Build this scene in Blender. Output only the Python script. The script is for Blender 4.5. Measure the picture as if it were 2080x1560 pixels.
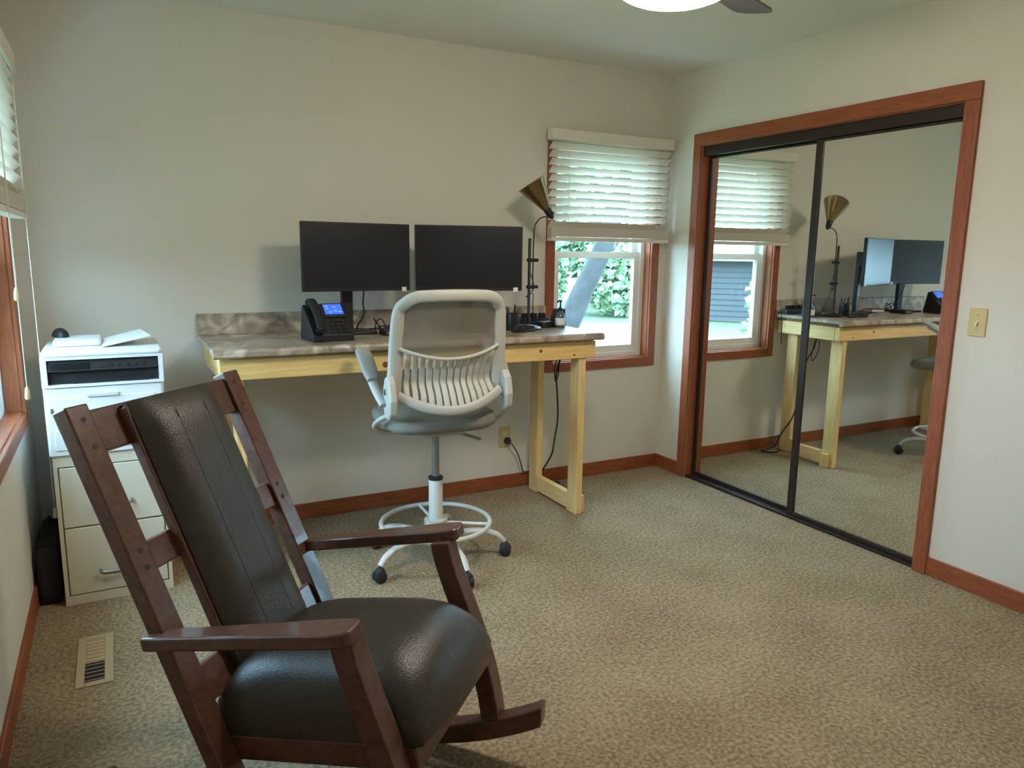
import bpy, bmesh, math, random
from mathutils import Vector, Matrix
random.seed(7)
for o in list(bpy.data.objects): bpy.data.objects.remove(o)
SC = bpy.context.scene
COL = SC.collection

# ---------------------------------------------------------------- camera, world, exposure
CAMP = Vector((-3.1167, -3.7776, 1.3935)); F_PX = 1507.24
YAW, PITCH, ROLL = 0.4912, -0.1767, 0.0140
fw = Vector((math.sin(YAW)*math.cos(PITCH), math.cos(YAW)*math.cos(PITCH), math.sin(PITCH)))
rt = Vector((math.cos(YAW), -math.sin(YAW), 0)); up = rt.cross(fw)
r2 = rt*math.cos(ROLL) + up*math.sin(ROLL); u2 = -rt*math.sin(ROLL) + up*math.cos(ROLL)
cd = bpy.data.cameras.new('camera'); cam = bpy.data.objects.new('camera', cd); COL.objects.link(cam)
M = Matrix((r2, u2, -fw)).transposed().to_4x4(); M.translation = CAMP; cam.matrix_world = M
cd.sensor_fit = 'HORIZONTAL'; cd.sensor_width = 36; cd.lens = 36*F_PX/2080; cd.clip_start = .02
SC.camera = cam
w = bpy.data.worlds.new('sky'); SC.world = w; w.use_nodes = True
bg = w.node_tree.nodes['Background']
bg.inputs[0].default_value = (0.46, 0.73, 1.0, 1); bg.inputs[1].default_value = 25.0      # even overcast sky
SC.view_settings.view_transform = 'Standard'; SC.view_settings.look = 'None'
SC.view_settings.exposure = 0.0; SC.view_settings.gamma = 1.0; SC.view_settings.use_curve_mapping = False
LAMP_STRENGTH = 70.0
LAMP_COLOR = (1.0, 0.88, 0.76)

# ---------------------------------------------------------------- materials
MATS = {}
def srgb(r, g, b):
    f = lambda c: ((c/255+.055)/1.055)**2.4 if c > 10 else c/255/12.92
    return (f(r), f(g), f(b), 1)
def mat(name, col, rough=.6, metal=0, var=0, scale=20, bump=0, bscale=200, stretch=None, coat=0, col2=None, spec=None, detail=4):
    m = bpy.data.materials.new(name); m.use_nodes = True; MATS[name] = m
    nt = m.node_tree; b = nt.nodes['Principled BSDF']
    b.inputs['Base Color'].default_value = col; b.inputs['Roughness'].default_value = rough
    b.inputs['Metallic'].default_value = metal; b.inputs['Coat Weight'].default_value = coat
    if spec is not None: b.inputs['Specular IOR Level'].default_value = spec
    tc = nt.nodes.new('ShaderNodeTexCoord'); mp = nt.nodes.new('ShaderNodeMapping')
    nt.links.new(tc.outputs['Object'], mp.inputs[0])
    if stretch: mp.inputs['Scale'].default_value = stretch
    if var or col2:
        n = nt.nodes.new('ShaderNodeTexNoise'); n.inputs['Scale'].default_value = scale; n.inputs['Detail'].default_value = detail
        nt.links.new(mp.outputs[0], n.inputs[0])
        r = nt.nodes.new('ShaderNodeValToRGB'); nt.links.new(n.outputs[0], r.inputs[0]); nt.links.new(r.outputs[0], b.inputs['Base Color'])
        e = r.color_ramp.elements; e[0].position = .32; e[1].position = .68
        e[0].color = col2 if col2 else tuple(c*(1-var) for c in col[:3])+(1,)
        e[1].color = col if col2 else tuple(min(1, c*(1+var)) for c in col[:3])+(1,)
    if bump:
        n = nt.nodes.new('ShaderNodeTexNoise'); n.inputs['Scale'].default_value = bscale; n.inputs['Detail'].default_value = 3
        nt.links.new(mp.outputs[0], n.inputs[0])
        bp = nt.nodes.new('ShaderNodeBump'); bp.inputs['Strength'].default_value = bump; bp.inputs['Distance'].default_value = .01
        nt.links.new(n.outputs[0], bp.inputs['Height']); nt.links.new(bp.outputs[0], b.inputs['Normal'])
    return m
mat('wall_paint', srgb(218, 211, 196), .85, bump=.12, bscale=160)
mat('ceiling_paint', srgb(228, 224, 212), .95, bump=.25, bscale=90)
mat('trim_wood', srgb(146, 77, 42), .45, var=.22, scale=14, stretch=(9, 9, 1))
mat('trim_wood_x', srgb(146, 77, 42), .45, var=.22, scale=14, stretch=(1, 9, 9))
mat('trim_wood_y', srgb(146, 77, 42), .45, var=.22, scale=14, stretch=(9, 1, 9))
mat('vinyl', srgb(232, 230, 224), .45)
mat('blind', srgb(226, 218, 202), .55)
mat('bronze', srgb(52, 42, 36), .4, metal=.4)
mat('pine', srgb(240, 206, 138), .6, var=.16, scale=6, stretch=(1, 14, 14), col2=srgb(224, 182, 108))
mat('pine_z', srgb(240, 208, 148), .6, var=.16, scale=6, stretch=(14, 14, 1), col2=srgb(224, 184, 116))
mat('pine_y', srgb(240, 208, 148), .6, var=.16, scale=6, stretch=(14, 1, 14), col2=srgb(224, 184, 116))
mat('ply', srgb(150, 112, 72), .7, var=.15)
mat('knot', srgb(120, 70, 32), .6)
mat('black_plastic', srgb(30, 29, 32), .45)
mat('black_matte', srgb(22, 21, 23), .8)
mat('screen', srgb(25, 25, 30), .35, spec=.4)
mat('rubber', srgb(34, 34, 36), .7)
mat('grey_plastic', srgb(180, 179, 168), .5)
mat('pad_grey', srgb(156, 157, 150), .6)
mat('grey_fabric', srgb(128, 126, 116), .9, var=.12, scale=300, bump=.3, bscale=600)
mat('grey_metal', srgb(150, 148, 142), .35, metal=.7)
mat('white_metal', srgb(206, 204, 195), .4)
mat('chrome', srgb(200, 200, 200), .15, metal=1)
mat('dark_wood', srgb(86, 57, 45), .30, var=.3, scale=18, stretch=(3, 3, 3), coat=.15)
mat('leather', srgb(52, 48, 42), .36, var=.15, scale=30, bump=.18, bscale=260)
mat('plug_wood', srgb(40, 24, 18), .6)
mat('printer_white', srgb(226, 228, 228), .4)
mat('printer_grey', srgb(205, 203, 198), .45)
mat('cabinet', srgb(214, 205, 182), .5)
mat('brass', srgb(146, 126, 92), .28, metal=1)
mat('brass_inside', srgb(210, 200, 180), .4, metal=.6)
mat('almond', srgb(205, 182, 128), .5)
mat('cord_beige', srgb(222, 206, 160), .6)
mat('cord_white', srgb(220, 214, 200), .6)
mat('cord_grey', srgb(92, 84, 78), .6)
mat('register', srgb(176, 156, 122), .55)
mat('fan_dark', srgb(88, 72, 72), .5, var=.15)
mat('maroon', srgb(84, 34, 48), .6)
mat('label_white', srgb(225, 222, 214), .6)
mat('clear_blue', srgb(70, 96, 108), .15, spec=.6)
mat('bark', srgb(42, 42, 42), .95, var=.3, scale=7, bump=.5, bscale=20)
mat('leaf_a', srgb(112, 140, 104), .6); mat('leaf_b', srgb(134, 158, 122), .6); mat('leaf_c', srgb(104, 130, 98), .6)
mat('grass', srgb(78, 96, 62), .95, var=.25, scale=8, bump=.4, bscale=60)
mat('gravel', srgb(190, 190, 184), .95, var=.1, scale=30)
mat('siding', srgb(58, 60, 64), .8); mat('shed_roof', srgb(170, 172, 176), .7)
# carpet: two-scale mottled pile
m = mat('carpet', srgb(182, 160, 124), .98, bump=.9, bscale=170, spec=.05)
nt = m.node_tree; b = nt.nodes['Principled BSDF']
tc = nt.nodes.new('ShaderNodeTexCoord')
n1 = nt.nodes.new('ShaderNodeTexNoise'); n1.inputs['Scale'].default_value = 75; n1.inputs['Detail'].default_value = 3
n2 = nt.nodes.new('ShaderNodeTexNoise'); n2.inputs['Scale'].default_value = 3.2; n2.inputs['Detail'].default_value = 4
mx = nt.nodes.new('ShaderNodeMath'); mx.operation = 'MULTIPLY_ADD'; mx.inputs[1].default_value = .30
for n in (n1, n2): nt.links.new(tc.outputs['Object'], n.inputs[0])
nt.links.new(n2.outputs[0], mx.inputs[0]); nt.links.new(n1.outputs[0], mx.inputs[2])
r = nt.nodes.new('ShaderNodeValToRGB'); nt.links.new(mx.outputs[0], r.inputs[0]); nt.links.new(r.outputs[0], b.inputs['Base Color'])
r.color_ramp.elements[0].position = .47; r.color_ramp.elements[0].color = srgb(130, 113, 88)
r.color_ramp.elements[1].position = .82; r.color_ramp.elements[1].color = srgb(182, 164, 134)
# laminate countertop: mottled stone print
m = mat('laminate', srgb(170, 156, 138), .3, spec=.4)
nt = m.node_tree; b = nt.nodes['Principled BSDF']; tc = nt.nodes.new('ShaderNodeTexCoord')
n1 = nt.nodes.new('ShaderNodeTexNoise'); n1.inputs['Scale'].default_value = 9; n1.inputs['Detail'].default_value = 6; n1.inputs['Distortion'].default_value = 1.2
nt.links.new(tc.outputs['Object'], n1.inputs[0])
r = nt.nodes.new('ShaderNodeValToRGB'); nt.links.new(n1.outputs[0], r.inputs[0]); nt.links.new(r.outputs[0], b.inputs['Base Color'])
el = r.color_ramp.elements; el[0].position = .33; el[0].color = srgb(118, 102, 86); el[1].position = .70; el[1].color = srgb(214, 202, 184)
e = el.new(.48); e.color = srgb(158, 142, 122); e = el.new(.56); e.color = srgb(176, 158, 138)
# mirror, panes, mesh, lamp, phone screen
m = mat('mirror', (.86, .88, .84, 1), .015, metal=1)
m = bpy.data.materials.new('pane'); m.use_nodes = True; MATS['pane'] = m; nt = m.node_tree; nt.nodes.clear()
out = nt.nodes.new('ShaderNodeOutputMaterial'); mixn = nt.nodes.new('ShaderNodeMixShader'); tr = nt.nodes.new('ShaderNodeBsdfTransparent')
gl = nt.nodes.new('ShaderNodeBsdfGlossy'); lw = nt.nodes.new('ShaderNodeLayerWeight'); lw.inputs[0].default_value = .5
pw = nt.nodes.new('ShaderNodeMath'); pw.operation = 'POWER'; pw.inputs[1].default_value = 5; nt.links.new(lw.outputs['Facing'], pw.inputs[0])
fr = nt.nodes.new('ShaderNodeMath'); fr.operation = 'MULTIPLY_ADD'; fr.inputs[1].default_value = .96; fr.inputs[2].default_value = .04; nt.links.new(pw.outputs[0], fr.inputs[0])
gl.inputs['Roughness'].default_value = .02; tr.inputs[0].default_value = (.93, .97, .96, 1)
nt.links.new(fr.outputs[0], mixn.inputs[0]); nt.links.new(tr.outputs[0], mixn.inputs[1]); nt.links.new(gl.outputs[0], mixn.inputs[2]); nt.links.new(mixn.outputs[0], out.inputs[0])
m = bpy.data.materials.new('chair_mesh'); m.use_nodes = True; MATS['chair_mesh'] = m; nt = m.node_tree; b = nt.nodes['Principled BSDF']
b.inputs['Base Color'].default_value = srgb(118, 112, 98); b.inputs['Roughness'].default_value = .9
mixn = nt.nodes.new('ShaderNodeMixShader'); tr = nt.nodes.new('ShaderNodeBsdfTransparent'); mixn.inputs[0].default_value = .72
nt.links.new(tr.outputs[0], mixn.inputs[1]); nt.links.new(b.outputs[0], mixn.inputs[2]); nt.links.new(mixn.outputs[0], nt.nodes['Material Output'].inputs[0])
def emit(name, col, s, base=.9):
    m = bpy.data.materials.new(name); m.use_nodes = True; MATS[name] = m
    b = m.node_tree.nodes['Principled BSDF']; b.inputs['Base Color'].default_value = (base, base, base, 1)
    b.inputs['Emission Color'].default_value = col+(1,); b.inputs['Emission Strength'].default_value = s
emit('lamp_glass', LAMP_COLOR, LAMP_STRENGTH)
emit('phone_blue', (.06, .20, 1.0), .95, .01); emit('phone_icon', (.35, .55, 1.0), .95, .01); MATS['phone_blue'].node_tree.nodes['Principled BSDF'].inputs['Roughness'].default_value = .6; MATS['phone_icon'].node_tree.nodes['Principled BSDF'].inputs['Roughness'].default_value = .6

# ---------------------------------------------------------------- mesh helpers
def total(o):
    m = Matrix.Identity(4)
    while o is not None: m = o.matrix_basis @ m; o = o.parent
    return m
class MB:
    def __init__(s): s.v = []; s.f = []
    def add(s, vs, fs):
        n = len(s.v); s.v += [Vector(v) for v in vs]; s.f += [tuple(i+n for i in f) for f in fs]; return s
    def box(s, a, b, mtx=None):
        (x0, y0, z0), (x1, y1, z1) = a, b
        x0, x1 = min(x0, x1), max(x0, x1); y0, y1 = min(y0, y1), max(y0, y1); z0, z1 = min(z0, z1), max(z0, z1)
        vs = [(x0,y0,z0),(x1,y0,z0),(x1,y1,z0),(x0,y1,z0),(x0,y0,z1),(x1,y0,z1),(x1,y1,z1),(x0,y1,z1)]
        if mtx: vs = [mtx @ Vector(v) for v in vs]
        return s.add(vs, [(3,2,1,0),(4,5,6,7),(0,1,5,4),(1,2,6,5),(2,3,7,6),(3,0,4,7)])
    def hexa(s, vs): return s.add(vs, [(3,2,1,0),(4,5,6,7),(0,1,5,4),(1,2,6,5),(2,3,7,6),(3,0,4,7)])
    def prism(s, poly, off):           # poly: list of 3D points, off: extrusion vector
        n = len(poly); off = Vector(off); vs = [Vector(q) for q in poly] + [Vector(q)+off for q in poly]
        return s.add(vs, [tuple(range(n))[::-1], tuple(range(n, 2*n))] + [(i, (i+1) % n, n+(i+1) % n, n+i) for i in range(n)])
    def sweep(s, path, ra, rb=None, ref=(0,0,1), seg=10, closed=False, sq=1.0):
        # elliptical (sq=1) to boxy (sq<1) section, half-widths ra (along side) and rb (along ref)
        P = [Vector(q) for q in path]; n = len(P); ring = []
        fa = ra if callable(ra) else (lambda t: ra)
        fb = (rb if callable(rb) else (lambda t: rb)) if rb is not None else fa
        for i, q in enumerate(P):
            if closed: t = (P[(i+1) % n]-P[i-1])
            else: t = P[min(i+1, n-1)]-P[max(i-1, 0)]
            t.normalize(); rf = Vector(ref)
            if abs(t.dot(rf)) > .98: rf = Vector((1, 0, 0)) if abs(t.x) < .9 else Vector((0, 1, 0))
            side = t.cross(rf).normalized(); nn = side.cross(t).normalized()
            k = i/max(1, n-1)
            for j in range(seg):
                a = 2*math.pi*j/seg; c, d = math.cos(a), math.sin(a)
                c = math.copysign(abs(c)**sq, c); d = math.copysign(abs(d)**sq, d)
                ring.append(q + side*c*fa(k) + nn*d*fb(k))
        fs = []
        for i in range(n if closed else n-1):
            for j in range(seg):
                a, b2 = i*seg+j, i*seg+(j+1) % seg; c, d = ((i+1) % n)*seg+(j+1) % seg, ((i+1) % n)*seg+j
                fs.append((a, b2, c, d))
        if not closed: fs += [tuple(range(seg))[::-1], tuple(range((n-1)*seg, n*seg))]
        return s.add(ring, fs)
    def tube(s, path, r, seg=8, closed=False): return s.sweep(path, r, r, seg=seg, closed=closed)
    def lathe(s, prof, c=(0,0,0), axis=(0,0,1), seg=24):
        c = Vector(c); ax = Vector(axis).normalized(); h = Vector((1,0,0)) if abs(ax.x) < .9 else Vector((0,1,0))
        e1 = ax.cross(h).normalized(); e2 = ax.cross(e1); vs = []; n = len(prof)
        for (r, z) in prof:
            for j in range(seg):
                a = 2*math.pi*j/seg; vs.append(c + ax*z + (e1*math.cos(a)+e2*math.sin(a))*max(r, 1e-5))
        fs = [(i*seg+j, i*seg+(j+1) % seg, (i+1)*seg+(j+1) % seg, (i+1)*seg+j) for i in range(n-1) for j in range(seg)]
        fs += [tuple(range(seg))[::-1], tuple(range((n-1)*seg, n*seg))]
        return s.add(vs, fs)
    def build(s, name, m, parent=None, smooth=False, bevel=0, seg=2, world=False, sub=0):
        me = bpy.data.meshes.new(name)
        vs = s.v
        if world and parent is not None:
            iv = total(parent).inverted(); vs = [iv @ v for v in vs]
        me.from_pydata([tuple(v) for v in vs], [], s.f)
        bm = bmesh.new(); bm.from_mesh(me); bmesh.ops.recalc_face_normals(bm, faces=bm.faces); bm.to_mesh(me); bm.free()
        me.materials.append(MATS[m] if isinstance(m, str) else m)
        o = bpy.data.objects.new(name, me); COL.objects.link(o)
        if parent is not None: o.parent = parent
        if smooth:
            me.polygons.foreach_set('use_smooth', [True]*len(me.polygons))
            if not sub: me.set_sharp_from_angle(angle=math.radians(50))
        if bevel:
            md = o.modifiers.new('bevel', 'BEVEL'); md.width = bevel; md.segments = seg; md.limit_method = 'ANGLE'
        if sub:
            md = o.modifiers.new('sub', 'SUBSURF'); md.levels = sub; md.render_levels = sub
        return o
def box(name, a, b, m, parent=None, bevel=0, world=False): return MB().box(a, b).build(name, m, parent, bevel=bevel, world=world)
def tag(o, label=None, cat=None, group=None, kind=None):
    if label: o['label'] = label
    if cat: o['category'] = cat
    if group: o['group'] = group
    if kind: o['kind'] = kind
    return o
def empty(name, loc, rz=0, **k):
    o = bpy.data.objects.new(name, None); COL.objects.link(o); o.location = loc; o.rotation_euler = (0, 0, rz); o.empty_display_size = .05
    bpy.context.view_layer.update(); return tag(o, **k)
def inst(src, name, parent, mtx):
    o = bpy.data.objects.new(name, src.data); COL.objects.link(o); o.parent = parent; o.matrix_basis = mtx
    for md in src.modifiers:
        n = o.modifiers.new(md.name, md.type)
        if md.type == 'BEVEL': n.width = md.width; n.segments = md.segments; n.limit_method = md.limit_method
    return o
def smooth_path(pts, n=8, closed=False):      # Catmull-Rom
    P = [Vector(q) for q in pts]; N = len(P); out = []
    rng = range(N if closed else N-1)
    for i in rng:
        p1, p2 = P[i], P[(i+1) % N]
        p0 = P[i-1] if (closed or i > 0) else p1*2-p2
        p3 = P[(i+2) % N] if (closed or i+2 < N) else p2*2-p1
        for k in range(n):
            t = k/n; out.append(.5*((2*p1)+(p2-p0)*t+(2*p0-5*p1+4*p2-p3)*t*t+(3*p1-p0-3*p2+p3)*t**3))
    if not closed: out.append(P[-1])
    return out
def rbox(mb, a, b, r, seg=5):       # box with rounded vertical corners (plan)
    x0, y0, z0 = a; x1, y1, z1 = b; poly = []
    for cx, cy, s in ((x1-r, y1-r, 0), (x0+r, y1-r, 90), (x0+r, y0+r, 180), (x1-r, y0+r, 270)):
        for k in range(seg+1):
            t = math.radians(s+90*k/seg); poly.append((cx+r*math.cos(t), cy+r*math.sin(t), z0))
    return mb.prism(poly, (0, 0, z1-z0))

# ---------------------------------------------------------------- the room
W = 3.474; H = 2.454; REAR = -4.2; TH = .13
S = dict(kind='structure')
tag(box('floor', (-W-TH, REAR-TH, -.12), (.75, TH, 0), 'carpet'), 'beige cut-pile carpet covering the whole floor', **S)
tag(box('ceiling', (-W-TH, REAR-TH, H), (.75, TH, H+.1), 'ceiling_paint'), 'off-white painted ceiling above the whole room', **S)
def wall_holes(name, axis, pos, thick, a0, a1, z1, hole, m, label):
    # wall in plane axis=pos, running a0..a1, hole=(h0,h1,hz0,hz1)
    mb = MB(); h0, h1, hz0, hz1 = hole
    def pc(p0, p1, q0, q1):
        if p1-p0 < 1e-4 or q1-q0 < 1e-4: return
        if axis == 'y': mb.box((p0, pos, q0), (p1, pos+thick, q1))
        else: mb.box((pos, p0, q0), (pos+thick, p1, q1))
    pc(a0, h0, 0, z1); pc(h1, a1, 0, z1); pc(h0, h1, 0, hz0); pc(h0, h1, hz1, z1)
    return tag(mb.build(name, m), label, **S)
# back window opening: x -.831..-.121, z .739..2.04 ; left window opening y -1.9..-.33
BW = (-.831, -.121, .739, 2.02)
LW = (-1.93, -.335, .739, 2.04)
wall_holes('wall_back', 'y', 0, TH, -W-TH, TH, H, BW, 'wall_paint', 'cream painted back wall behind the desk')
wall_holes('wall_left', 'x', -W, -TH, REAR-TH, 0, H, LW, 'wall_paint', 'cream painted left wall with the wide window')
CY0, CY1, CZ = -1.842, -.292, 2.02                                   # closet opening
wall_holes('wall_right', 'x', 0, TH, REAR-TH, 0, H, (CY0, CY1, 0, CZ), 'wall_paint', 'cream painted right wall around the mirrored closet')
tag(box('wall_rear', (-W, REAR-TH, 0), (0, REAR, H), 'wall_paint'), 'cream painted wall behind the viewer', **S)
mb = MB(); mb.box((.7, CY0-.1, 0), (.75, CY1+.1, H)); mb.box((TH, CY0-.15, 0), (.75, CY0-.1, H)); mb.box((TH, CY1+.1, 0), (.75, CY1+.15, H))
tag(mb.build('wall_closet', 'wall_paint'), 'cream painted inside of the closet', **S)
BH, BT = .083, .012
tag(box('baseboard_back', (-W, -BT, 0), (0, 0, BH), 'trim_wood_x', bevel=.003), 'reddish oak baseboard along the back wall', **S)
tag(box('baseboard_left', (-W, REAR, 0), (-W+BT, -BT, BH), 'trim_wood_y', bevel=.003), 'reddish oak baseboard along the left wall', **S)
mb = MB(); mb.box((-BT, CY1+.062, 0), (0, -BT, BH)); mb.box((-BT, REAR, 0), (0, CY0-.062, BH))
tag(mb.build('baseboard_right', 'trim_wood_y', bevel=.003), 'reddish oak baseboard either side of the closet', **S)
# closet casing
t1 = empty('trim_1', (0, (CY0+CY1)/2, 0), label='reddish oak casing around the mirrored closet', kind='structure')
box('casing_board', (-.018, CY1, 0), (0, CY1+.063, CZ), 'trim_wood', t1, .004, True)
box('casing_board', (-.018, CY0-.063, 0), (0, CY0, CZ), 'trim_wood', t1, .004, True)
box('casing_board', (-.018, CY0-.063, CZ), (0, CY1+.063, CZ+.07), 'trim_wood_y', t1, .004, True)
mb = MB(); mb.box((0, CY1-.004, 0), (TH, CY1, CZ)); mb.box((0, CY0, 0), (TH, CY0+.004, CZ)); mb.box((0, CY0+.004, CZ-.004), (TH, CY1-.004, CZ))
mb.build('jamb', 'trim_wood', t1, world=True)
box('top_track', (.004, CY0+.004, CZ-.058), (.085, CY1-.004, CZ-.004), 'bronze', t1, .002, True)
box('bottom_track', (.0, CY0+.004, 0), (.085, CY1-.004, .016), 'bronze', t1, .002, True)
def mirror_door(name, x, y0, y1, sl, sr, label):
    d = empty(name, (x, (y0+y1)/2, .016), label=label, kind='structure')
    z0, z1 = .017, CZ-.06
    box('mirror_pane', (x+.002, y0+sr*.5, z0+.01), (x+.006, y1-sl*.5, z1-.005), 'mirror', d, 0, True)
    box('stile', (x-.006, y0, z0), (x+.014, y0+sr, z1), 'bronze', d, .003, True)
    box('stile', (x-.006, y1-sl, z0), (x+.014, y1, z1), 'bronze', d, .003, True)
    box('rail', (x-.006, y0+sr, z0), (x+.014, y1-sl, z0+.022), 'bronze', d, .003, True)
    box('rail', (x-.006, y0+sr, z1-.012), (x+.014, y1-sl, z1), 'bronze', d, .003, True)
    return d
mirror_door('door_1', .055, -1.135, CY1-.006, .024, .03, 'mirrored sliding closet door nearer the back window')
mirror_door('door_2', .02, CY0+.006, -1.095, .042, .006, 'mirrored sliding closet door nearer the light switch')

# windows ------------------------------------------------------------------
def window(name, axis, pos, hole, label, mull=None):
    # axis 'y': wall plane y=pos, outside is +y. axis 'x': wall plane x=pos, outside is -x
    h0, h1, z0, z1 = hole; sg = 1 if axis == 'y' else -1
    def P(a, d, z): return (a, pos+sg*d, z) if axis == 'y' else (pos+sg*d, a, z)
    r = empty(name, P((h0+h1)/2, 0, z0), label=label, kind='structure')
    def B(n, a0, a1, d0, d1, q0, q1, m, par=None, bev=.003):
        return MB().box(P(a0, d0, q0), P(a1, d1, q1)).build(n, m, par or r, bevel=bev, world=True)
    tw = .057; wx = 'trim_wood_x' if axis == 'y' else 'trim_wood_y'
    B('casing_board', h0-tw, h0, -.016, 0, z0-tw, z1+tw, 'trim_wood'); B('casing_board', h1, h1+tw, -.016, 0, z0-tw, z1+tw, 'trim_wood')
    B('casing_board', h0, h1, -.016, 0, z0-tw, z0, wx); B('casing_board', h0, h1, -.016, 0, z1, z1+tw, wx)
    jt = .006
    B('jamb', h0, h0+jt, 0, .055, z0, z1, 'trim_wood'); B('jamb', h1-jt, h1, 0, .055, z0, z1, 'trim_wood')
    B('sill', h0+jt, h1-jt, 0, .055, z0, z0+jt, wx); B('jamb', h0+jt, h1-jt, 0, .055, z1-jt, z1, wx)
    # vinyl frame
    fwid = .035
    B('frame_side', h0, h0+fwid, .055, TH+.01, z0, z1, 'vinyl'); B('frame_side', h1-fwid, h1, .055, TH+.01, z0, z1, 'vinyl')
    B('frame_side', h0+fwid, h1-fwid, .055, TH+.01, z0, z0+fwid, 'vinyl'); B('frame_side', h0+fwid, h1-fwid, .055, TH+.01, z1-fwid, z1, 'vinyl')
    units = [(h0+fwid, h1-fwid)]
    if mull:
        B('mullion', mull-.03, mull+.03, .055, TH+.01, z0+fwid, z1-fwid, 'vinyl'); units = [(h0+fwid, mull-.03), (mull+.03, h1-fwid)]
    zc = (z0+z1)/2
    for (a0, a1) in units:
        for (q0, q1, d) in ((z0+fwid, zc+.02, .065), (zc-.02, z1-fwid, .098)):
            sw = .04
            s = MB()
            for (u0, u1, v0, v1) in ((a0, a0+sw, q0, q1), (a1-sw, a1, q0, q1), (a0+sw, a1-sw, q0, q0+sw), (a0+sw, a1-sw, q1-sw, q1)):
                s.box(P(u0, d, v0), P(u1, d+.03, v1))
            so = s.build('sash', 'vinyl', r, world=True)
            g = MB().box(P(a0+sw, d+.013, q0+sw), P(a1-sw, d+.017, q1-sw)).build('pane', 'pane', so, world=True)
    return r
window('window_1', 'y', 0, BW, 'double-hung white window with oak casing beside the desk')
window('window_2', 'x', -W, LW, 'wide white window with oak casing in the left wall', mull=-1.13)

# blinds -------------------------------------------------------------------
def blind(root, wd, ztop, zbot, depth, valance, tilt, cords):
    # local: x along width, y toward room is -y, wall at y=0; root on wall plane at z=0
    x0, x1 = -wd/2, wd/2
    box('headrail', (x0+.01, -depth+.006, ztop-.05), (x1-.01, -.018, ztop-.004), 'blind', root, .002)
    v = MB(); v.box((x0, -depth-.012, ztop-valance), (x1, -depth, ztop)); v.box((x0, -depth, ztop-valance), (x0+.008, -.02, ztop)); v.box((x1-.008, -depth, ztop-valance), (x1, -.02, ztop))
    v.build('valance', 'blind', root, bevel=.003)
    SW, SP = .0508, .0445; yc = -depth/2-.012; sx = .012
    proto = None; z = ztop-valance*.75; k = 0
    stack_h = .052; zs = zbot+.022+stack_h
    def slat(zz, t):
        nonlocal proto
        mt = Matrix.Translation((0, yc, zz)) @ Matrix.Rotation(-t, 4, 'X')
        if proto is None:
            n = 5; pf = []
            for i in range(n+1):
                s = i/n*2-1; pf.append((x0+sx, s*SW/2, .0022*(1-s*s)+.0013))
            for i in range(n, -1, -1):
                s = i/n*2-1; pf.append((x0+sx, s*SW/2, .0022*(1-s*s)-.0013))
            proto = MB().prism(pf, (wd-2*sx, 0, 0)).build('slat', 'blind', root); proto.matrix_basis = mt
        else: inst(proto, 'slat', root, mt)
    ns = round((z-zs-.018)/SP)
    for i in range(ns+1): slat(z+(zs+.018-z)*i/ns, tilt)
    for i in range(14): slat(zbot+.026+i*.0036, 0)
    box('bottom_rail', (x0+sx, yc-.026, zbot), (x1-sx, yc+.026, zbot+.022), 'blind', root, .003)
    for cx in (x0+.12, x1-.12):
        t = MB(); t.box((cx-.001, yc-.030, zbot+.02), (cx+.001, yc-.029, ztop-valance)); t.box((cx-.001, yc+.029, zbot+.02), (cx+.001, yc+.030, ztop-valance))
        t.build('ladder_cord', 'cord_white', root)
    for (cx, zb) in cords:
        c = MB().tube([(cx, -depth-.0095, ztop-valance), (cx, -depth-.0095, zb+.03)], .0014, 6).build('lift_cord', 'cord_white', root)
        MB().lathe([(.003, .036), (.006, .03), (.008, .012), (.0085, .0), (.006, -.006)], (cx, -depth-.0095, zb), seg=12).build('cord_pull', 'cord_beige', c, smooth=True)
bl = empty('window_blind', (-.476, -.0165, 0), label='half-raised cream slat blind on the back window beside the closet', cat='blind', group='window blinds')
blind(bl, .872, 2.073, 1.457, .06, .06, math.radians(41), [])
bl = empty('window_blind', (-W+.0165, -1.15, 0), math.pi/2, label='half-raised cream slat blind on the left wall window above the printer', cat='blind', group='window blinds')
blind(bl, 1.70, 2.10, 1.49, .06, .075, math.radians(44), [(.72, .325), (.19, .905), (.17, 1.225)])

# ---------------------------------------------------------------- ceiling fan
FC = Vector((-1.62, -1.95, 0))
fan = empty('ceiling_fan', (FC.x, FC.y, H), label='dark bladed ceiling fan with a glowing white glass bowl light', cat='ceiling fan')
MB().lathe([(.0, 0), (.075, -.001), (.08, -.02), (.07, -.05), (.03, -.055), (.02, -.06)], seg=32).build('canopy', 'fan_dark', fan, smooth=True)
MB().lathe([(.02, -.05), (.02, -.08), (.10, -.09), (.125, -.12), (.125, -.20), (.10, -.225), (.05, -.23)], seg=32).build('motor', 'fan_dark', fan, smooth=True)
MB().lathe([(.05, -.225), (.075, -.235), (.145, -.250), (.150, -.262), (.14, -.264)], seg=32).build('light_fitter', 'fan_dark', fan, smooth=True)
BOWL_Z, BOWL_R, BOWL_D = -.285, .18, .062
MB().lathe([(BOWL_R*.86, BOWL_Z+.022), (BOWL_R*.96, BOWL_Z+.013)]+[(BOWL_R*math.cos(t), BOWL_Z-BOWL_D*math.sin(t)) for t in [i/10*math.pi/2 for i in range(11)]], seg=40).build('light_bowl', 'lamp_glass', fan, smooth=True)
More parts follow.
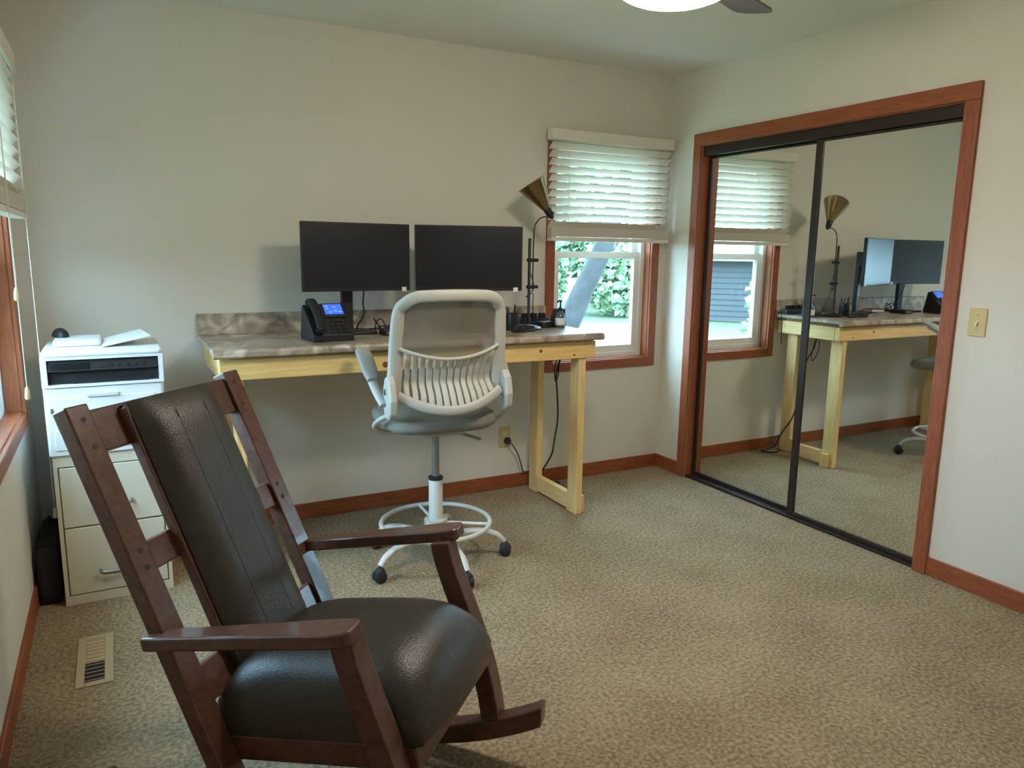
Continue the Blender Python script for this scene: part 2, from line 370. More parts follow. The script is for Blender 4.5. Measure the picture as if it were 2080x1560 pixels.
for k in range(3):
    a = math.radians(22+120*k); R = Matrix.Rotation(a, 4, 'Z')
    poly = []
    for (x, y) in ((.20, -.052), (.30, -.062), (.535, -.07), (.565, -.062), (.58, -.04), (.58, .04), (.565, .062), (.535, .07), (.30, .062), (.20, .052)):
        poly.append(R @ Vector((x, y, -.236 + y*.17)))
    bd = MB().prism(poly, (0, 0, .007)).build('blade', 'fan_dark', fan)
    mb = MB().hexa([R @ Vector(q) for q in ((.09,-.02,-.222),(.26,-.03,-.233),(.26,.03,-.223),(.09,.02,-.222),(.09,-.02,-.216),(.26,-.03,-.227),(.26,.03,-.217),(.09,.02,-.216))])
    mb.build('blade_bracket', 'fan_dark', bd)

# ---------------------------------------------------------------- desk
DX0, DX1, DZ, DF = -2.785, -.89, .985, -.628
desk = empty('standing_desk', ((DX0+DX1)/2, -.31, 0), label='tall home-built pine desk with a mottled grey-brown laminate worktop and backsplash', cat='desk')
prof = [(DF+.014, DZ), (DF+.006, DZ-.003), (DF, DZ-.012), (DF, DZ-.028), (DF+.008, DZ-.036), (DF+.03, DZ-.038), (DF+.03, DZ-.02), (-.004, DZ-.02), (-.004, DZ)]
MB().prism([(DX0, y, z) for y, z in prof], (DX1-DX0, 0, 0)).build('worktop', 'laminate', desk, world=True, bevel=.001)
MB().prism([(DX0, y, z) for y, z in ((-.024, DZ+.001), (-.022, DZ+.094), (-.017, DZ+.10), (-.003, DZ+.10), (-.003, DZ+.001))], (DX1-DX0, 0, 0)).build('backsplash', 'laminate', desk, world=True)
box('worktop_support', (DX0+.03, DF+.055, DZ-.042), (DX1-.04, -.03, DZ-.0205), 'ply', desk, 0, True)
AZ1 = DZ-.0425; AZ0 = AZ1-.089
box('front_apron', (DX0+.022, DF+.05-.012, AZ0), (DX1-.028, DF+.088-.012, AZ1), 'pine', desk, .004, True)
box('back_apron', (DX0+.022, -.055, AZ0), (DX1-.028, -.017, AZ1), 'pine', desk, .004, True)
for x in (DX0+.022, DX1-.066):
    box('side_apron', (x, DF+.077, AZ0), (x+.038, -.056, AZ1), 'pine_y', desk, .004, True)
for kx, k0, k1 in ((-2.06, AZ0+.03, .014), (-1.25, AZ0+.05, .009), (-1.05, AZ0+.02, .006)):
    MB().lathe([(k1, -.0006), (k1, .0006)], (kx, DF+.038, k0), (0, 1, 0), 14).build('knot', 'knot', desk, world=True)
for x in (DX0+.075, -1.009):
    for y0 in (-.580, -.155):
        box('post', (x, y0, 0), (x+.04, y0+.089, AZ0 if True else AZ1), 'pine_z', desk, .004, True)
    box('lower_rail', (x+.001, -.490, .012), (x+.039, -.156, .10), 'pine_y', desk, .004, True)
box('foot_block', (-.9685, -.560, 0), (-.940, -.50, .095), 'pine_z', desk, .004, True)

# ---------------------------------------------------------------- monitors
def monitor(loc, rz, label, pole_off):
    # local: screen faces -y; origin on desk under the stand pole
    r = empty('computer_monitor', loc, rz, label=label, cat='monitor', group='pair of desk monitors')
    w2, z0, z1, yb = .27, .212, .532, -.133
    sh = MB().box((-w2+pole_off, yb, z0), (w2+pole_off, yb+.022, z1)).build('housing', 'black_plastic', r, bevel=.004)
    box('back_bulge', (-.17+pole_off, yb+.022, z0+.05), (.17+pole_off, yb+.042, z1-.06), 'black_plastic', r, .01)
    box('screen', (-w2+.007+pole_off, yb-.0012, z0+.016), (w2-.007+pole_off, yb+.002, z1-.008), 'screen', r)
    box('sticker', (w2-.045+pole_off, yb-.0016, z0-.004), (w2-.022+pole_off, yb+.0005, z0+.017), 'label_white', r)
    box('stand_pole', (-.028, -.014, .014), (.028, .014, .44), 'black_plastic', r, .004)
    box('mount', (-.04, -.092, .34), (.04, -.012, .42), 'black_plastic', r, .003)
    mb = MB(); rbox(mb, (-.11, -.13, .0005), (.11, .075, .014), .02); mb.build('stand_base', 'black_plastic', r, bevel=.003)
    return r
monitor((-2.108, -.150, DZ), math.radians(5), 'black flat monitor on the left, behind the desk phone', .012)
monitor((-1.502, -.240, DZ), math.radians(-18), 'black flat monitor on the right, behind the mesh chair', .0)

# ---------------------------------------------------------------- office chair
ch = empty('drafting_chair', (-1.905, -.80, 0), math.radians(-3), label='light grey drafting chair with mesh back, foot ring and slatted lumbar support', cat='chair')
MB().lathe([(.034, .075), (.045, .08), (.045, .135), (.03, .145)], seg=20).build('hub', 'white_metal', ch, smooth=True)
for k in range(5):
    a = math.radians(203+72*k); R = Matrix.Rotation(a, 4, 'Z')
    pth = [R @ q for q in smooth_path([(.03, 0, .118), (.12, 0, .128), (.21, 0, .128), (.28, 0, .108), (.318, 0, .072)], 4)]
    lg = MB().sweep(pth, lambda t: .022-.008*t, lambda t: .014-.004*t, seg=10, sq=.7).build('leg', 'white_metal', ch, smooth=True)
    c = MB(); cen = R @ Vector((.322, 0, .028)); axd = (R @ Vector((.25, 1, 0))).normalized()
    for s in (-1, 1): c.lathe([(.0, -.010), (.022, -.010), (.0275, -.006), (.0275, .006), (.022, .010), (.0, .010)], cen+axd*s*.014, axd, 16)
    hood = R @ Vector((.320, 0, .048))
    c.lathe([(.010, -.02), (.022, -.012), (.023, .004), (.014, .016), (.006, .022)], hood, (0, 0, 1), 14)
    c.build('caster', 'rubber', ch, smooth=True)
MB().lathe([(.030, .13), (.032, .135), (.031, .385), (.026, .392)], seg=20).build('lower_column', 'white_metal', ch, smooth=True)
MB().lathe([(.031, .385), (.033, .388), (.033, .398), (.02, .402)], seg=20).build('column_collar', 'rubber', ch, smooth=True)
MB().lathe([(.0165, .39), (.0165, .615)], seg=16).build('gas_lift', 'grey_metal', ch, smooth=True)
RZ = .185
ring = MB().tube([(.245*math.cos(t), .245*math.sin(t), RZ) for t in [i/40*2*math.pi for i in range(40)]], .0105, 10, True).build('foot_ring', 'white_metal', ch, smooth=True)
MB().lathe([(.033, RZ-.03), (.052, RZ-.026), (.052, RZ+.016), (.033, RZ+.02)], seg=20).build('ring_clamp', 'grey_plastic', ring, smooth=True)
for k in range(3):
    a = math.radians(90+120*k); c, s = math.cos(a), math.sin(a)
    MB().tube([(.04*c, .04*s, RZ), (.245*c, .245*s, RZ)], .008, 8).build('ring_spoke', 'white_metal', ring, smooth=True)
mb = MB(); rbox(mb, (-.10, -.13, .612), (.10, .13, .640), .03); mb.build('mechanism', 'grey_plastic', ch, bevel=.006)
MB().tube([(.05, -.05, .612), (.11, -.08, .598), (.175, -.10, .575)], .007, 8).build('height_lever', 'grey_metal', ch, smooth=True)
# seat cushion: rounded grid
def cushion(mb, sx, sy, z0, z1, n=14, pw=4.0, crown=.01, waterfall=0):
    vs = []; fs = []
    rings = [(.90, z0), (.985, z0+(z1-z0)*.25), (1.0, z0+(z1-z0)*.55), (.97, z1-(z1-z0)*.1), (.90, z1), (.6, z1+crown*.7), (.25, z1+crown), (.0, z1+crown)]
    seg = 40
    for (k, z) in rings:
        for j in range(seg):
            a = 2*math.pi*j/seg; c, s = math.cos(a), math.sin(a)
            x = math.copysign(abs(c)**(2/pw), c)*sx*k; y = math.copysign(abs(s)**(2/pw), s)*sy*k
            vs.append((x, y, z-(waterfall*max(0, y/sy-.5)**2*4 if waterfall else 0)))
    for i in range(len(rings)-1):
        for j in range(seg): fs.append((i*seg+j, i*seg+(j+1) % seg, (i+1)*seg+(j+1) % seg, (i+1)*seg+j))
    fs.append(tuple(range(seg))[::-1]); return mb.add(vs, fs)
mb = MB(); cushion(mb, .25, .235, .640, .705, waterfall=.02)
for i, v in enumerate(mb.v): mb.v[i] = v+Vector((0, .03, 0))
mb.build('seat', 'grey_fabric', ch, smooth=True)
def BY(x, z):           # backrest surface: y for a given (x, z)
    pts = [(.70, -.235), (.755, -.245), (.80, -.225), (.86, -.18), (.92, -.195), (.97, -.222), (1.05, -.235), (1.24, -.262)]
    y = pts[-1][1]
    for (za, ya), (zb, yb) in zip(pts, pts[1:]):
        if z <= zb:
            t = max(0, (z-za)/(zb-za)); t = t*t*(3-2*t); y = ya+(yb-ya)*t; break
    return y + .055*(x/.25)**2
def side_y(z): return BY(.25, max(z, .97)) if z > .97 else BY(.25, .97)+(.97-z)*.12
loop = []
HW, ZT, RR = .226, 1.215, .085
left = [(-.232, .80), (-.230, .86), (-HW, .92), (-HW, 1.0), (-HW+.002, 1.07), (-HW+.006, ZT-RR)]
cor = [(-HW+.006+RR*(1-math.cos(t)), ZT-RR+RR*math.sin(t)) for t in [i/6*math.pi/2 for i in range(1, 7)]]
top = [(x, ZT+.004*(1-(x/.14)**2)) for x in (-.07, 0, .07)]
half = left+cor; full = half+top+[(-x, z) for x, z in half[::-1]]
frp = [(x, side_y(z) if abs(x) > .2 else BY(x, z), z) for x, z in full]
MB().sweep(frp, lambda t: .024+.010*abs(2*t-1)**2, .016, ref=(0, 1, 0), seg=12, sq=.75).build('back_frame', 'grey_plastic', ch, smooth=True)
def arc_z(x): return .958+.045*(x/.21)**2
arc = [(x, BY(x, arc_z(x)), arc_z(x)) for x in [-.215+.43*i/16 for i in range(17)]]
MB().sweep(arc, .008, .010, ref=(0, 1, 0), seg=10).build('lumbar_top_bar', 'grey_plastic', ch, smooth=True)
def bot_z(x): return .748+.06*(x/.215)**2
arcb = [(x, BY(x*.9, .755)+.02*(x/.22)**2, bot_z(x)) for x in [-.225+.45*i/16 for i in range(17)]]
MB().sweep(arcb, .021, .014, ref=(0, 1, 0), seg=12, sq=.8).build('lumbar_bottom_rim', 'grey_plastic', ch, smooth=True)
for i in range(13):
    x = -.186+.372*i/12; za, zb = arc_z(x)-.004, bot_z(x)+.016
    pts = []
    for k in range(7):
        z = za+(zb-za)*k/6; pts.append((x*(1-.05*math.sin(math.pi*k/6)), BY(x*.98, z if k < 6 else zb), z))
    MB().sweep(smooth_path(pts, 2), .0126, .005, ref=(0, 1, 0), seg=8, sq=.6).build('lumbar_slat', 'grey_plastic', ch, smooth=True)
# mesh panel, lattice over the opening
nx, nz = 16, 12; vs = []; fs = []
for j in range(nz+1):
    for i in range(nx+1):
        x = -.218+.436*i/nx; zb = arc_z(x); zt = ZT-(max(0, abs(x)-.14)/.085)**2*.07; z = zb+(zt-zb)*j/nz
        vs.append((x, BY(x, z)+.010, z))
for j in range(nz):
    for i in range(nx): fs.append((j*(nx+1)+i, j*(nx+1)+i+1, (j+1)*(nx+1)+i+1, (j+1)*(nx+1)+i))
MB().add(vs, fs).build('mesh_panel', 'chair_mesh', ch, smooth=True)
for s in (-1, 1):
    lug = MB(); lug.prism([(s*.236, y, z) for y, z in ((-.235, .80), (-.225, .74), (-.19, .715), (-.15, .72), (-.125, .76), (-.125, .83), (-.15, .885), (-.185, .90), (-.215, .87))], (s*.034, 0, 0))
    lo = lug.build('arm_bracket', 'grey_plastic', ch, bevel=.01, seg=3)
    MB().lathe([(.014, -.003), (.014, .004), (.010, .006)], (s*.271, -.175, .83), (s, 0, 0), 14).build('pivot_cap', 'chrome', lo, smooth=True)
    br = smooth_path([(s*.258, -.16, .73), (s*.285, -.11, .70), (s*.287, -.06, .665), (s*.24, -.02, .628), (s*.12, 0, .622)], 5)
    MB().sweep(br, .012, .009, ref=(0, 1, 0), seg=10).build('arm_support', 'grey_plastic', ch, smooth=True)
    am = smooth_path([(s*.275, -.165, .775), (s*.287, -.115, .815), (s*.293, -.05, .862), (s*.296, .02, .912), (s*.297, .08, .938)], 5)
    ao = MB().sweep(am, lambda t: .019+.004*t, lambda t: .013, seg=12, sq=.8).build('armrest', 'grey_plastic', ch, smooth=True)
    pd = smooth_path([(s*.296, -.075, .865), (s*.296, -.01, .912), (s*.296, .06, .950), (s*.296, .12, .966)], 4)
    MB().sweep(pd, lambda t: .034*(1-abs(2*t-1)**4*.35), .012, seg=14, sq=.7).build('arm_pad', 'pad_grey', ao, smooth=True)

# ---------------------------------------------------------------- rocking chair (local: +x forward, +y chair's left)
rk = empty('rocking_chair', (-2.871, -1.892, 0), -.788, label='dark brown wooden rocking chair with black leather seat and back panel', cat='rocking chair')
RW = .290; PT = .060; PD = .042; ZP = .56
sl = math.atan(.447)
bdir = Vector((-math.sin(sl), 0, math.cos(sl)))          # up along the back posts
bn = Vector((math.cos(sl), 0, math.sin(sl)))             # forward normal of the back
def BP(t, v, n): return Vector((0, v, ZP)) + bdir*t + bn*n       # t along post from arm level
def bbox(name, t0, t1, v0, v1, n0, n1, m, parent=rk, bevel=.004):
    vs = [BP(t0, v0, n0), BP(t0, v0, n1), BP(t0, v1, n1), BP(t0, v1, n0), BP(t1, v0, n0), BP(t1, v0, n1), BP(t1, v1, n1), BP(t1, v1, n0)]
    return MB().hexa(vs).build(name, m, parent, bevel=bevel)
TT = (1.048-ZP)/math.cos(sl); TB = (.055-ZP)/math.cos(sl)
for s in (-1, 1):
    v0, v1 = (s*RW, s*(RW-PT)) if s < 0 else (RW-PT, RW)
    po = bbox('back_post', TB, TT, v0, v1, -PD, 0, 'dark_wood')
    for t in (TT-.035, TT-.10, .185, .145):
        c = BP(t, (v0+v1)/2-.004*s, 0)
        MB().lathe([(.0065, -.002), (.0065, .0008)], c, bn, 12).build('screw_plug', 'plug_wood', po)
# rails between the posts, frame and leather back panel
IV = RW-PT
bbox('back_rail', TT-.115, TT-.015, -IV, IV, -.034, -.010, 'dark_wood')
bbox('back_rail', .13, .20, -IV, IV, -.034, -.010, 'dark_wood')
bbox('back_rail', -.20, -.11, -IV, IV, -.034, -.010, 'dark_wood')
PW = .138
for s in (-1, 1): bbox('panel_stile', -.11, TT-.03, s*PW-.012, s*PW+.012, -.016, .012, 'dark_wood')
def back_pad():
    vs = []; fs = []; n, k = 18, 12; t0, t1 = -.17, TT-.022
    prof = []
    for j in range(k+1):
        v = -1+2*j/k; prof.append((v*(PW+.004), .012+.040*(1-abs(v)**5)))
    for i in range(n+1):
        t = t0+(t1-t0)*i/n; e = 1 if i < n-1 else (.85 if i == n-1 else .45)
        for (v, h) in prof: vs.append(BP(t, v, .004+(h)*e))
        for (v, h) in prof[::-1]: vs.append(BP(t, v*.98, -.008))
    mrow = 2*(k+1)
    for i in range(n):
        for j in range(mrow): fs.append((i*mrow+j, i*mrow+(j+1) % mrow, (i+1)*mrow+(j+1) % mrow, (i+1)*mrow+j))
    fs += [tuple(range(mrow))[::-1], tuple(range(n*mrow, (n+1)*mrow))]
    return MB().add(vs, fs)
tag(back_pad().build('back_pad', 'leather', rk, smooth=True), 'black leather back panel')
for v in (-.05, .05):
    MB().tube([BP(t, v, .0553) for t in (-.12, .1, .3, TT-.07)], .0014, 6).build('seam', 'leather', rk)
# arms
asl = math.atan2(.662-ZP, .486)
def AP(u, v, h): return Vector((u*math.cos(asl)-h*math.sin(asl), v, ZP+u*math.sin(asl)+h*math.cos(asl)))
for s in (-1, 1):
    va, vb = (-RW-.036, -RW+.036) if s < 0 else (RW-.036, RW+.036)
    poly = [(-.045, va+.012), (.28, va+.002), (.44, va-.004), (.474, va), (.482, va+.012), (.482, vb-.012), (.474, vb), (.44, vb+.004), (.28, vb-.002), (-.045, vb-.012)]
    MB().prism([AP(u, v, -.032) for u, v in poly], AP(0, 0, .032)-AP(0, 0, 0)).build('arm', 'dark_wood', rk, bevel=.006, seg=3)
# front posts, gently bowed
def fpost(t):           # centre line param 0 top .. 1 bottom
    p0, p1, p2, p3 = Vector((.435, 0, .625)), Vector((.455, 0, .50)), Vector((.555, 0, .36)), Vector((.583, 0, .135))
    return p0*(1-t)**3+p1*3*t*(1-t)**2+p2*3*t*t*(1-t)+p3*t**3
for s in (-1, 1):
    vc = s*(RW-PT/2)
    pth = [fpost(i/14)+Vector((0, vc, 0)) for i in range(15)]
    mb = MB()
    vs = []
    for i, q in enumerate(pth):
        t = (pth[min(i+1, 14)]-pth[max(i-1, 0)]).normalized(); n = Vector((-t.z, 0, t.x)); hw = .026
        for (a, b) in ((-1, -1), (1, -1), (1, 1), (-1, 1)): vs.append(q+n*a*hw+Vector((0, b*PT/2, 0)))
    fs = [(i*4+j, i*4+(j+1) % 4, i*4+4+(j+1) % 4, i*4+4+j) for i in range(14) for j in range(4)]+[(3, 2, 1, 0), (56, 57, 58, 59)]
    mb.add(vs, fs).build('front_post', 'dark_wood', rk, bevel=.004)
# rockers
RU0, RRAD = .197, 1.062
for s in (-1, 1):
    vc = s*(RW-PT/2); vs = []; n = 24
    for i in range(n+1):
        u = -.23+(.725+.23)*i/n; zb = RRAD-math.sqrt(RRAD**2-(u-RU0)**2); th = .058
        zt = zb+th
        for (v, z) in ((vc-PT/2+.004, zb), (vc+PT/2-.004, zb), (vc+PT/2-.004, zt), (vc-PT/2+.004, zt)): vs.append((u, v, z))
    fs = [(i*4+j, i*4+(j+1) % 4, i*4+4+(j+1) % 4, i*4+4+j) for i in range(n) for j in range(4)]+[(3, 2, 1, 0), (n*4, n*4+1, n*4+2, n*4+3)]
    MB().add(vs, fs).build('rocker', 'dark_wood', rk, bevel=.005)
# seat frame and cushion (sloping up to the front)
ssl = math.radians(9.5)
def SP(u, v, h): return Vector((.035+u*math.cos(ssl)-h*math.sin(ssl), v, .375+u*math.sin(ssl)+h*math.cos(ssl)))
def sbox(name, u0, u1, v0, v1, h0, h1, bevel=.004):
    return MB().hexa([SP(u0, v0, h0), SP(u1, v0, h0), SP(u1, v1, h0), SP(u0, v1, h0), SP(u0, v0, h1), SP(u1, v0, h1), SP(u1, v1, h1), SP(u0, v1, h1)]).build(name, 'dark_wood', rk, bevel=bevel)
for s in (-1, 1): sbox('seat_rail', .0, .47, s*(IV-.012)-.012, s*(IV-.012)+.012, -.15, -.09)
sbox('seat_rail', .505, .53, -IV, IV, -.155, -.098)
sbox('seat_rail', .0, .025, -IV+.025, IV-.025, -.15, -.09)
def seat_pad():
    vs = []; fs = []; n = 22; U0, U1, VV = -.015, .553, IV-.001
    g = [math.sin((i/n-.5)*math.pi) for i in range(n+1)]
    def q4(c): return max(0., 1-abs(c)**4)
    for i in range(n+1):
        for j in range(n+1):
            a_, b_ = g[i], g[j]
            fr_f = (q4(a_)**.42 if a_ > 0 else q4(a_)**.55); h = -.09+.172*fr_f*q4(b_)**.45
            u = (U0+U1)/2+(U1-U0)/2*a_*(1-.025*b_*b_); vs.append(SP(u+(.012*(1-b_*b_) if a_ > .3 else 0), b_*VV*(1-.03*a_**8), h))
    m_ = n+1
    for i in range(n):
        for j in range(n): fs.append((i*m_+j, i*m_+j+1, (i+1)*m_+j+1, (i+1)*m_+j))
    rim = [(0, j) for j in range(n)]+[(i, n) for i in range(n)]+[(n, j) for j in range(n, 0, -1)]+[(i, 0) for i in range(n, 0, -1)]
    top = [i*m_+j for i, j in rim]; k0 = len(vs)
    for t in top: vs.append(vs[t]+Vector((0, 0, -.006)))
    L_ = len(top)
    for t in range(L_): fs.append((top[t], top[(t+1) % L_], k0+(t+1) % L_, k0+t))
    fs.append(tuple(range(k0, k0+L_)))
    return MB().add(vs, fs)
tag(seat_pad().build('seat_cushion', 'leather', rk, smooth=True), 'black leather seat cushion')
for s in (-1, 1):
    vc = s*(RW-PT/2)
    MB().hexa([Vector(q) for q in ((.13, vc-.012, .19), (.565, vc-.012, .235), (.565, vc+.012, .235), (.13, vc+.012, .19), (.13, vc-.012, .23), (.565, vc-.012, .275), (.565, vc+.012, .275), (.13, vc+.012, .23))]).build('side_stretcher', 'dark_wood', rk, bevel=.003)

# ---------------------------------------------------------------- file cabinet, printer and what stands there
CX0, CX1, CF, CT = -3.369, -2.985, -.575, .606
fc = empty('file_cabinet', ((CX0+CX1)/2, -.30, 0), label='cream metal two-drawer file cabinet under the printer', cat='cabinet')
box('body', (CX0, CF+.016, 0), (CX1, -.05, CT), 'cabinet', fc, .004, True)
fr_ = MB(); fr_.box((CX0, CF, 0), (CX0+.014, CF+.0155, CT)); fr_.box((CX1-.014, CF, 0), (CX1, CF+.0155, CT)); fr_.box((CX0+.014, CF, 0), (CX1-.014, CF+.0155, .038)); fr_.box((CX0+.014, CF, CT-.045), (CX1-.014, CF+.0155, CT))
fr_.build('face_frame', 'cabinet', fc, world=True)
for z0, z1 in ((.042, .312), (.318, CT-.05)):
    d = box('drawer', (CX0+.018, CF-.002, z0), (CX1-.018, CF+.0155, z1), 'cabinet', fc, .003, True)
    zc = z0+.085; xc = (CX0+CX1)/2
    MB().sweep(smooth_path([(xc-.065, CF-.002, zc), (xc-.055, CF-.024, zc-.003), (xc, CF-.028, zc-.004), (xc+.055, CF-.024, zc-.003), (xc+.065, CF-.002, zc)], 4), .006, .008, seg=8).build('handle', 'grey_metal', d, smooth=True, world=True)
PX0, PX1, PF, PB, PZ = -3.376, -2.970, -.585, -.17, CT+.001
pr = empty('printer', ((PX0+PX1)/2, -.38, PZ), label='white multifunction laser printer with black control panel on the file cabinet', cat='printer')
PS, PTOP = .870, .995
mb = MB(); rbox(mb, (PX0, PF, PZ), (PX1, PB, PS-.003), .012, 3); mb.build('lower_body', 'printer_white', pr, bevel=.004, world=True)
cas = box('paper_drawer', (PX0+.022, PF-.004, PZ+.02), (PX1-.022, PF+.01, PZ+.10), 'printer_white', pr, .004, True)
box('drawer_grip', (-3.25, PF-.006, PZ+.075), (-3.11, PF-.003, PZ+.095), 'printer_grey', cas, .002, True)
box('front_cover', (PX0+.03, PF-.003, PZ+.105), (PX1-.03, PF+.01, PZ+.225), 'printer_white', pr, .004, True)
box('cover_latch', (-3.235, PF-.010, PZ+.222), (-3.13, PF-.001, PZ+.236), 'printer_grey', pr, .002, True)
box('side_button', (PX0+.018, PF-.003, PZ+.165), (PX0+.026, PF+.002, PZ+.185), 'grey_metal', pr, .001, True)
# upper unit with a slot for the panel
ub = MB(); ub.box((PX0-.002, PF-.006, PS), (PX0+.018, PB, PTOP-.012)); ub.box((PX1-.014, PF-.006, PS), (PX1+.002, PB, PTOP-.012))
ub.box((PX0+.018, PF-.006, PS), (PX1-.014, PB, PS+.010)); ub.box((PX0+.018, PF+.03, PS+.010), (PX1-.014, PB, PTOP-.012)); ub.box((PX0+.018, PF-.006, PTOP-.022), (PX1-.014, PF+.03, PTOP-.012))
ub.build('upper_body', 'printer_white', pr, world=True)
pn = MB().hexa([Vector(q) for q in ((PX0+.018, PF-.004, PS+.060), (PX1-.014, PF-.004, PS+.060), (PX1-.014, PF+.029, PS+.060), (PX0+.018, PF+.029, PS+.060), (PX0+.018, PF+.008, PTOP-.023), (PX1-.014, PF+.008, PTOP-.023), (PX1-.014, PF+.029, PTOP-.023), (PX0+.018, PF+.029, PTOP-.023))]).build('control_panel', 'black_plastic', pr, world=True)
box('display', (PX0+.03, PF-.006, PS+.066), (PX0+.155, PF-.001, PS+.092), 'screen', pn, .001, True)
for i in range(6): box('button', (-3.19+.028*i, PF-.004, PS+.070), (-3.174+.028*i, PF+.000, PS+.082), 'rubber', pn, .001, True)
box('output_slot', (PX0+.019, PF+.012, PS+.0105), (PX1-.015, PF+.029, PS+.0595), 'black_matte', pr, 0, True)
box('output_tray', (PX0+.10, PF+.001, PS+.0105), (PX1-.05, PF+.0115, PS+.022), 'black_plastic', pr, .001, True)
mb = MB(); rbox(mb, (PX0-.002, PF-.004, PTOP-.0115), (PX1+.002, PB, PTOP+.004), .02, 4); mb.build('lid', 'printer_white', pr, bevel=.006, world=True)
mb = MB(); rbox(mb, (PX0+.03, -.40, PTOP+.0045), (PX0+.20, PB-.01, PTOP+.028), .02, 4); mb.build('feeder_cover', 'printer_white', pr, bevel=.008, world=True)
MB().hexa([Vector(q) for q in ((PX0+.20, -.46, PTOP+.005), (PX1-.03, -.44, PTOP+.040), (PX1-.06, -.22, PTOP+.046), (PX0+.20, -.22, PTOP+.010), (PX0+.20, -.46, PTOP+.009), (PX1-.03, -.44, PTOP+.044), (PX1-.06, -.22, PTOP+.050), (PX0+.20, -.22, PTOP+.014))]).build('feeder_tray', 'printer_white', pr, world=True)
ms = empty('computer_mouse', (-3.325, -.23, PTOP+.0285), math.radians(-70), label='small black mouse left on top of the printer', cat='mouse')
mb = MB(); vs = []; fs = []
for i in range(7):
    t = i/6*math.pi/2; k = math.cos(t)
    for j in range(20):
        a = 2*math.pi*j/20; vs.append((.05*math.cos(a)*k, .03*math.sin(a)*k, .036*math.sin(t)))
for i in range(6):
    for j in range(20): fs.append((i*20+j, i*20+(j+1) % 20, i*20+20+(j+1) % 20, i*20+20+j))
fs += [tuple(range(20))[::-1], tuple(range(120, 140))]
mb.add(vs, fs).build('shell', 'black_plastic', ms, smooth=True)
MB().lathe([(.006, -.004), (.008, 0), (.006, .004)], (.028, 0, .030), (0, 1, 0), 12).build('scroll_wheel', 'rubber', ms, smooth=True)
bag = empty('laptop_bag', (-3.42, -.33, 0), label='black bag standing in the gap between file cabinet and left wall', cat='bag')
mb = MB(); mb.prism([(-3.458, y, z) for y, z in ((-.53, 0), (-.54, .04), (-.535, .20), (-.50, .235), (-.16, .235), (-.13, .20), (-.13, 0))], (.075, 0, 0)); mb.build('bag_body', 'black_matte', bag, bevel=.012, seg=3, world=True)
MB().tube(smooth_path([(-3.425, -.42, .233), (-3.425, -.40, .265), (-3.425, -.32, .275), (-3.425, -.24, .265), (-3.425, -.22, .233)], 5), .007, 8).build('bag_handle', 'black_matte', bag, smooth=True, world=True)

# ---------------------------------------------------------------- desk lamp
lp = empty('desk_lamp', (-1.173, -.32, DZ), label='desk lamp with brass cone shade on a thin black telescoping pole', cat='lamp')
MB().lathe([(.0, .0005), (.07, .0005), (.072, .008), (.06, .016), (.015, .024), (.008, .03)], seg=28).build('base', 'black_plastic', lp, smooth=True)
MB().lathe([(.008, .02), (.008, .475), (.006, .478)], seg=12).build('pole', 'black_plastic', lp, smooth=True)
for z in (.365, .225):
    cl = MB().box((-.012, -.012, z-.009), (.035, .012, z+.009)).build('clamp', 'black_plastic', lp, bevel=.003)
    MB().lathe([(.007, 0), (.009, .004), (.009, .014), (.006, .018)], (.035, 0, z), (1, 0, 0), 12).build('clamp_knob', 'rubber', cl, smooth=True)
rodp = smooth_path([(.022, 0, .20), (.022, 0, .34), (.024, .0, .49), (.030, .0, .545), (.058, .0, .580), (.092, .0, .592), (.112, 0, .596)], 6)
MB().tube(rodp, .0035, 8).build('rod', 'bronze', lp, smooth=True)
ax = Vector((-.092, .03, .150)).normalized(); apex = Vector((.120, 0, .604))
so = MB().lathe([(.004, -.028), (.012, -.02), (.019, .0), (.021, .03), (.024, .045), (.018, .048)], apex, ax, 18).build('socket', 'black_plastic', lp, smooth=True)
MB().lathe([(.005, -.03), (.007, .0), (.005, .006)], apex+Vector((.004, -.02, .008)), (0, -1, .2), 10).build('switch_knob', 'black_plastic', so, smooth=True)
MB().lathe([(.022, .035), (.030, .055), (.079, .185), (.0815, .188), (.0785, .186), (.028, .054), (.020, .036)], apex, ax, 36).build('shade', 'brass', lp, smooth=True)
MB().lathe([(.012, .045), (.024, .09), (.028, .115), (.02, .138), (.0, .143)], apex, ax, 18).build('bulb', 'label_white', lp, smooth=True)
MB().tube(smooth_path([(.01, .006, .30), (.035, .01, .22), (-.012, .012, .17), (.03, .012, .19), (.03, .01, .15), (.05, .04, .06), (.07, .08, .012), (.05, .13, .006)], 6), .0022, 6).build('power_cord', 'rubber', lp, smooth=True)

# ---------------------------------------------------------------- desk phone
ph = empty('desk_phone', (-2.27, -.405, DZ), math.radians(6), label='black office desk phone with a lit blue screen', cat='phone')
sd = [(-.085, .0), (.095, .0), (.095, .02), (.070, .150), (.058, .158), (-.085, .030)]
MB().prism([(-.095, y, z+.0005) for y, z in sd], (.19, 0, 0)).build('body', 'black_plastic', ph, bevel=.004)
up_a = math.atan2(.128, .143)
T = Matrix.Translation((0, -.085, .030)) @ Matrix.Rotation(up_a, 4, 'X')
def pbox(n, a, b, m, par, bev=.001): return MB().box(a, b, T).build(n, m, par, bevel=bev)
scr = pbox('screen_bezel', (-.02, .105, .001), (.088, .188, .010), 'black_plastic', ph, .003)
pbox('screen', (-.008, .117, .0102), (.078, .180, .0112), 'phone_blue', scr, 0)
for i, (xx, yy) in enumerate(((.0, .165), (.0, .150), (.035, .158), (.035, .135), (.055, .128), (.01, .128))): pbox('screen_icon', (xx, yy, .0113), (xx+.015, yy+.006, .0116), 'phone_icon', scr, 0)
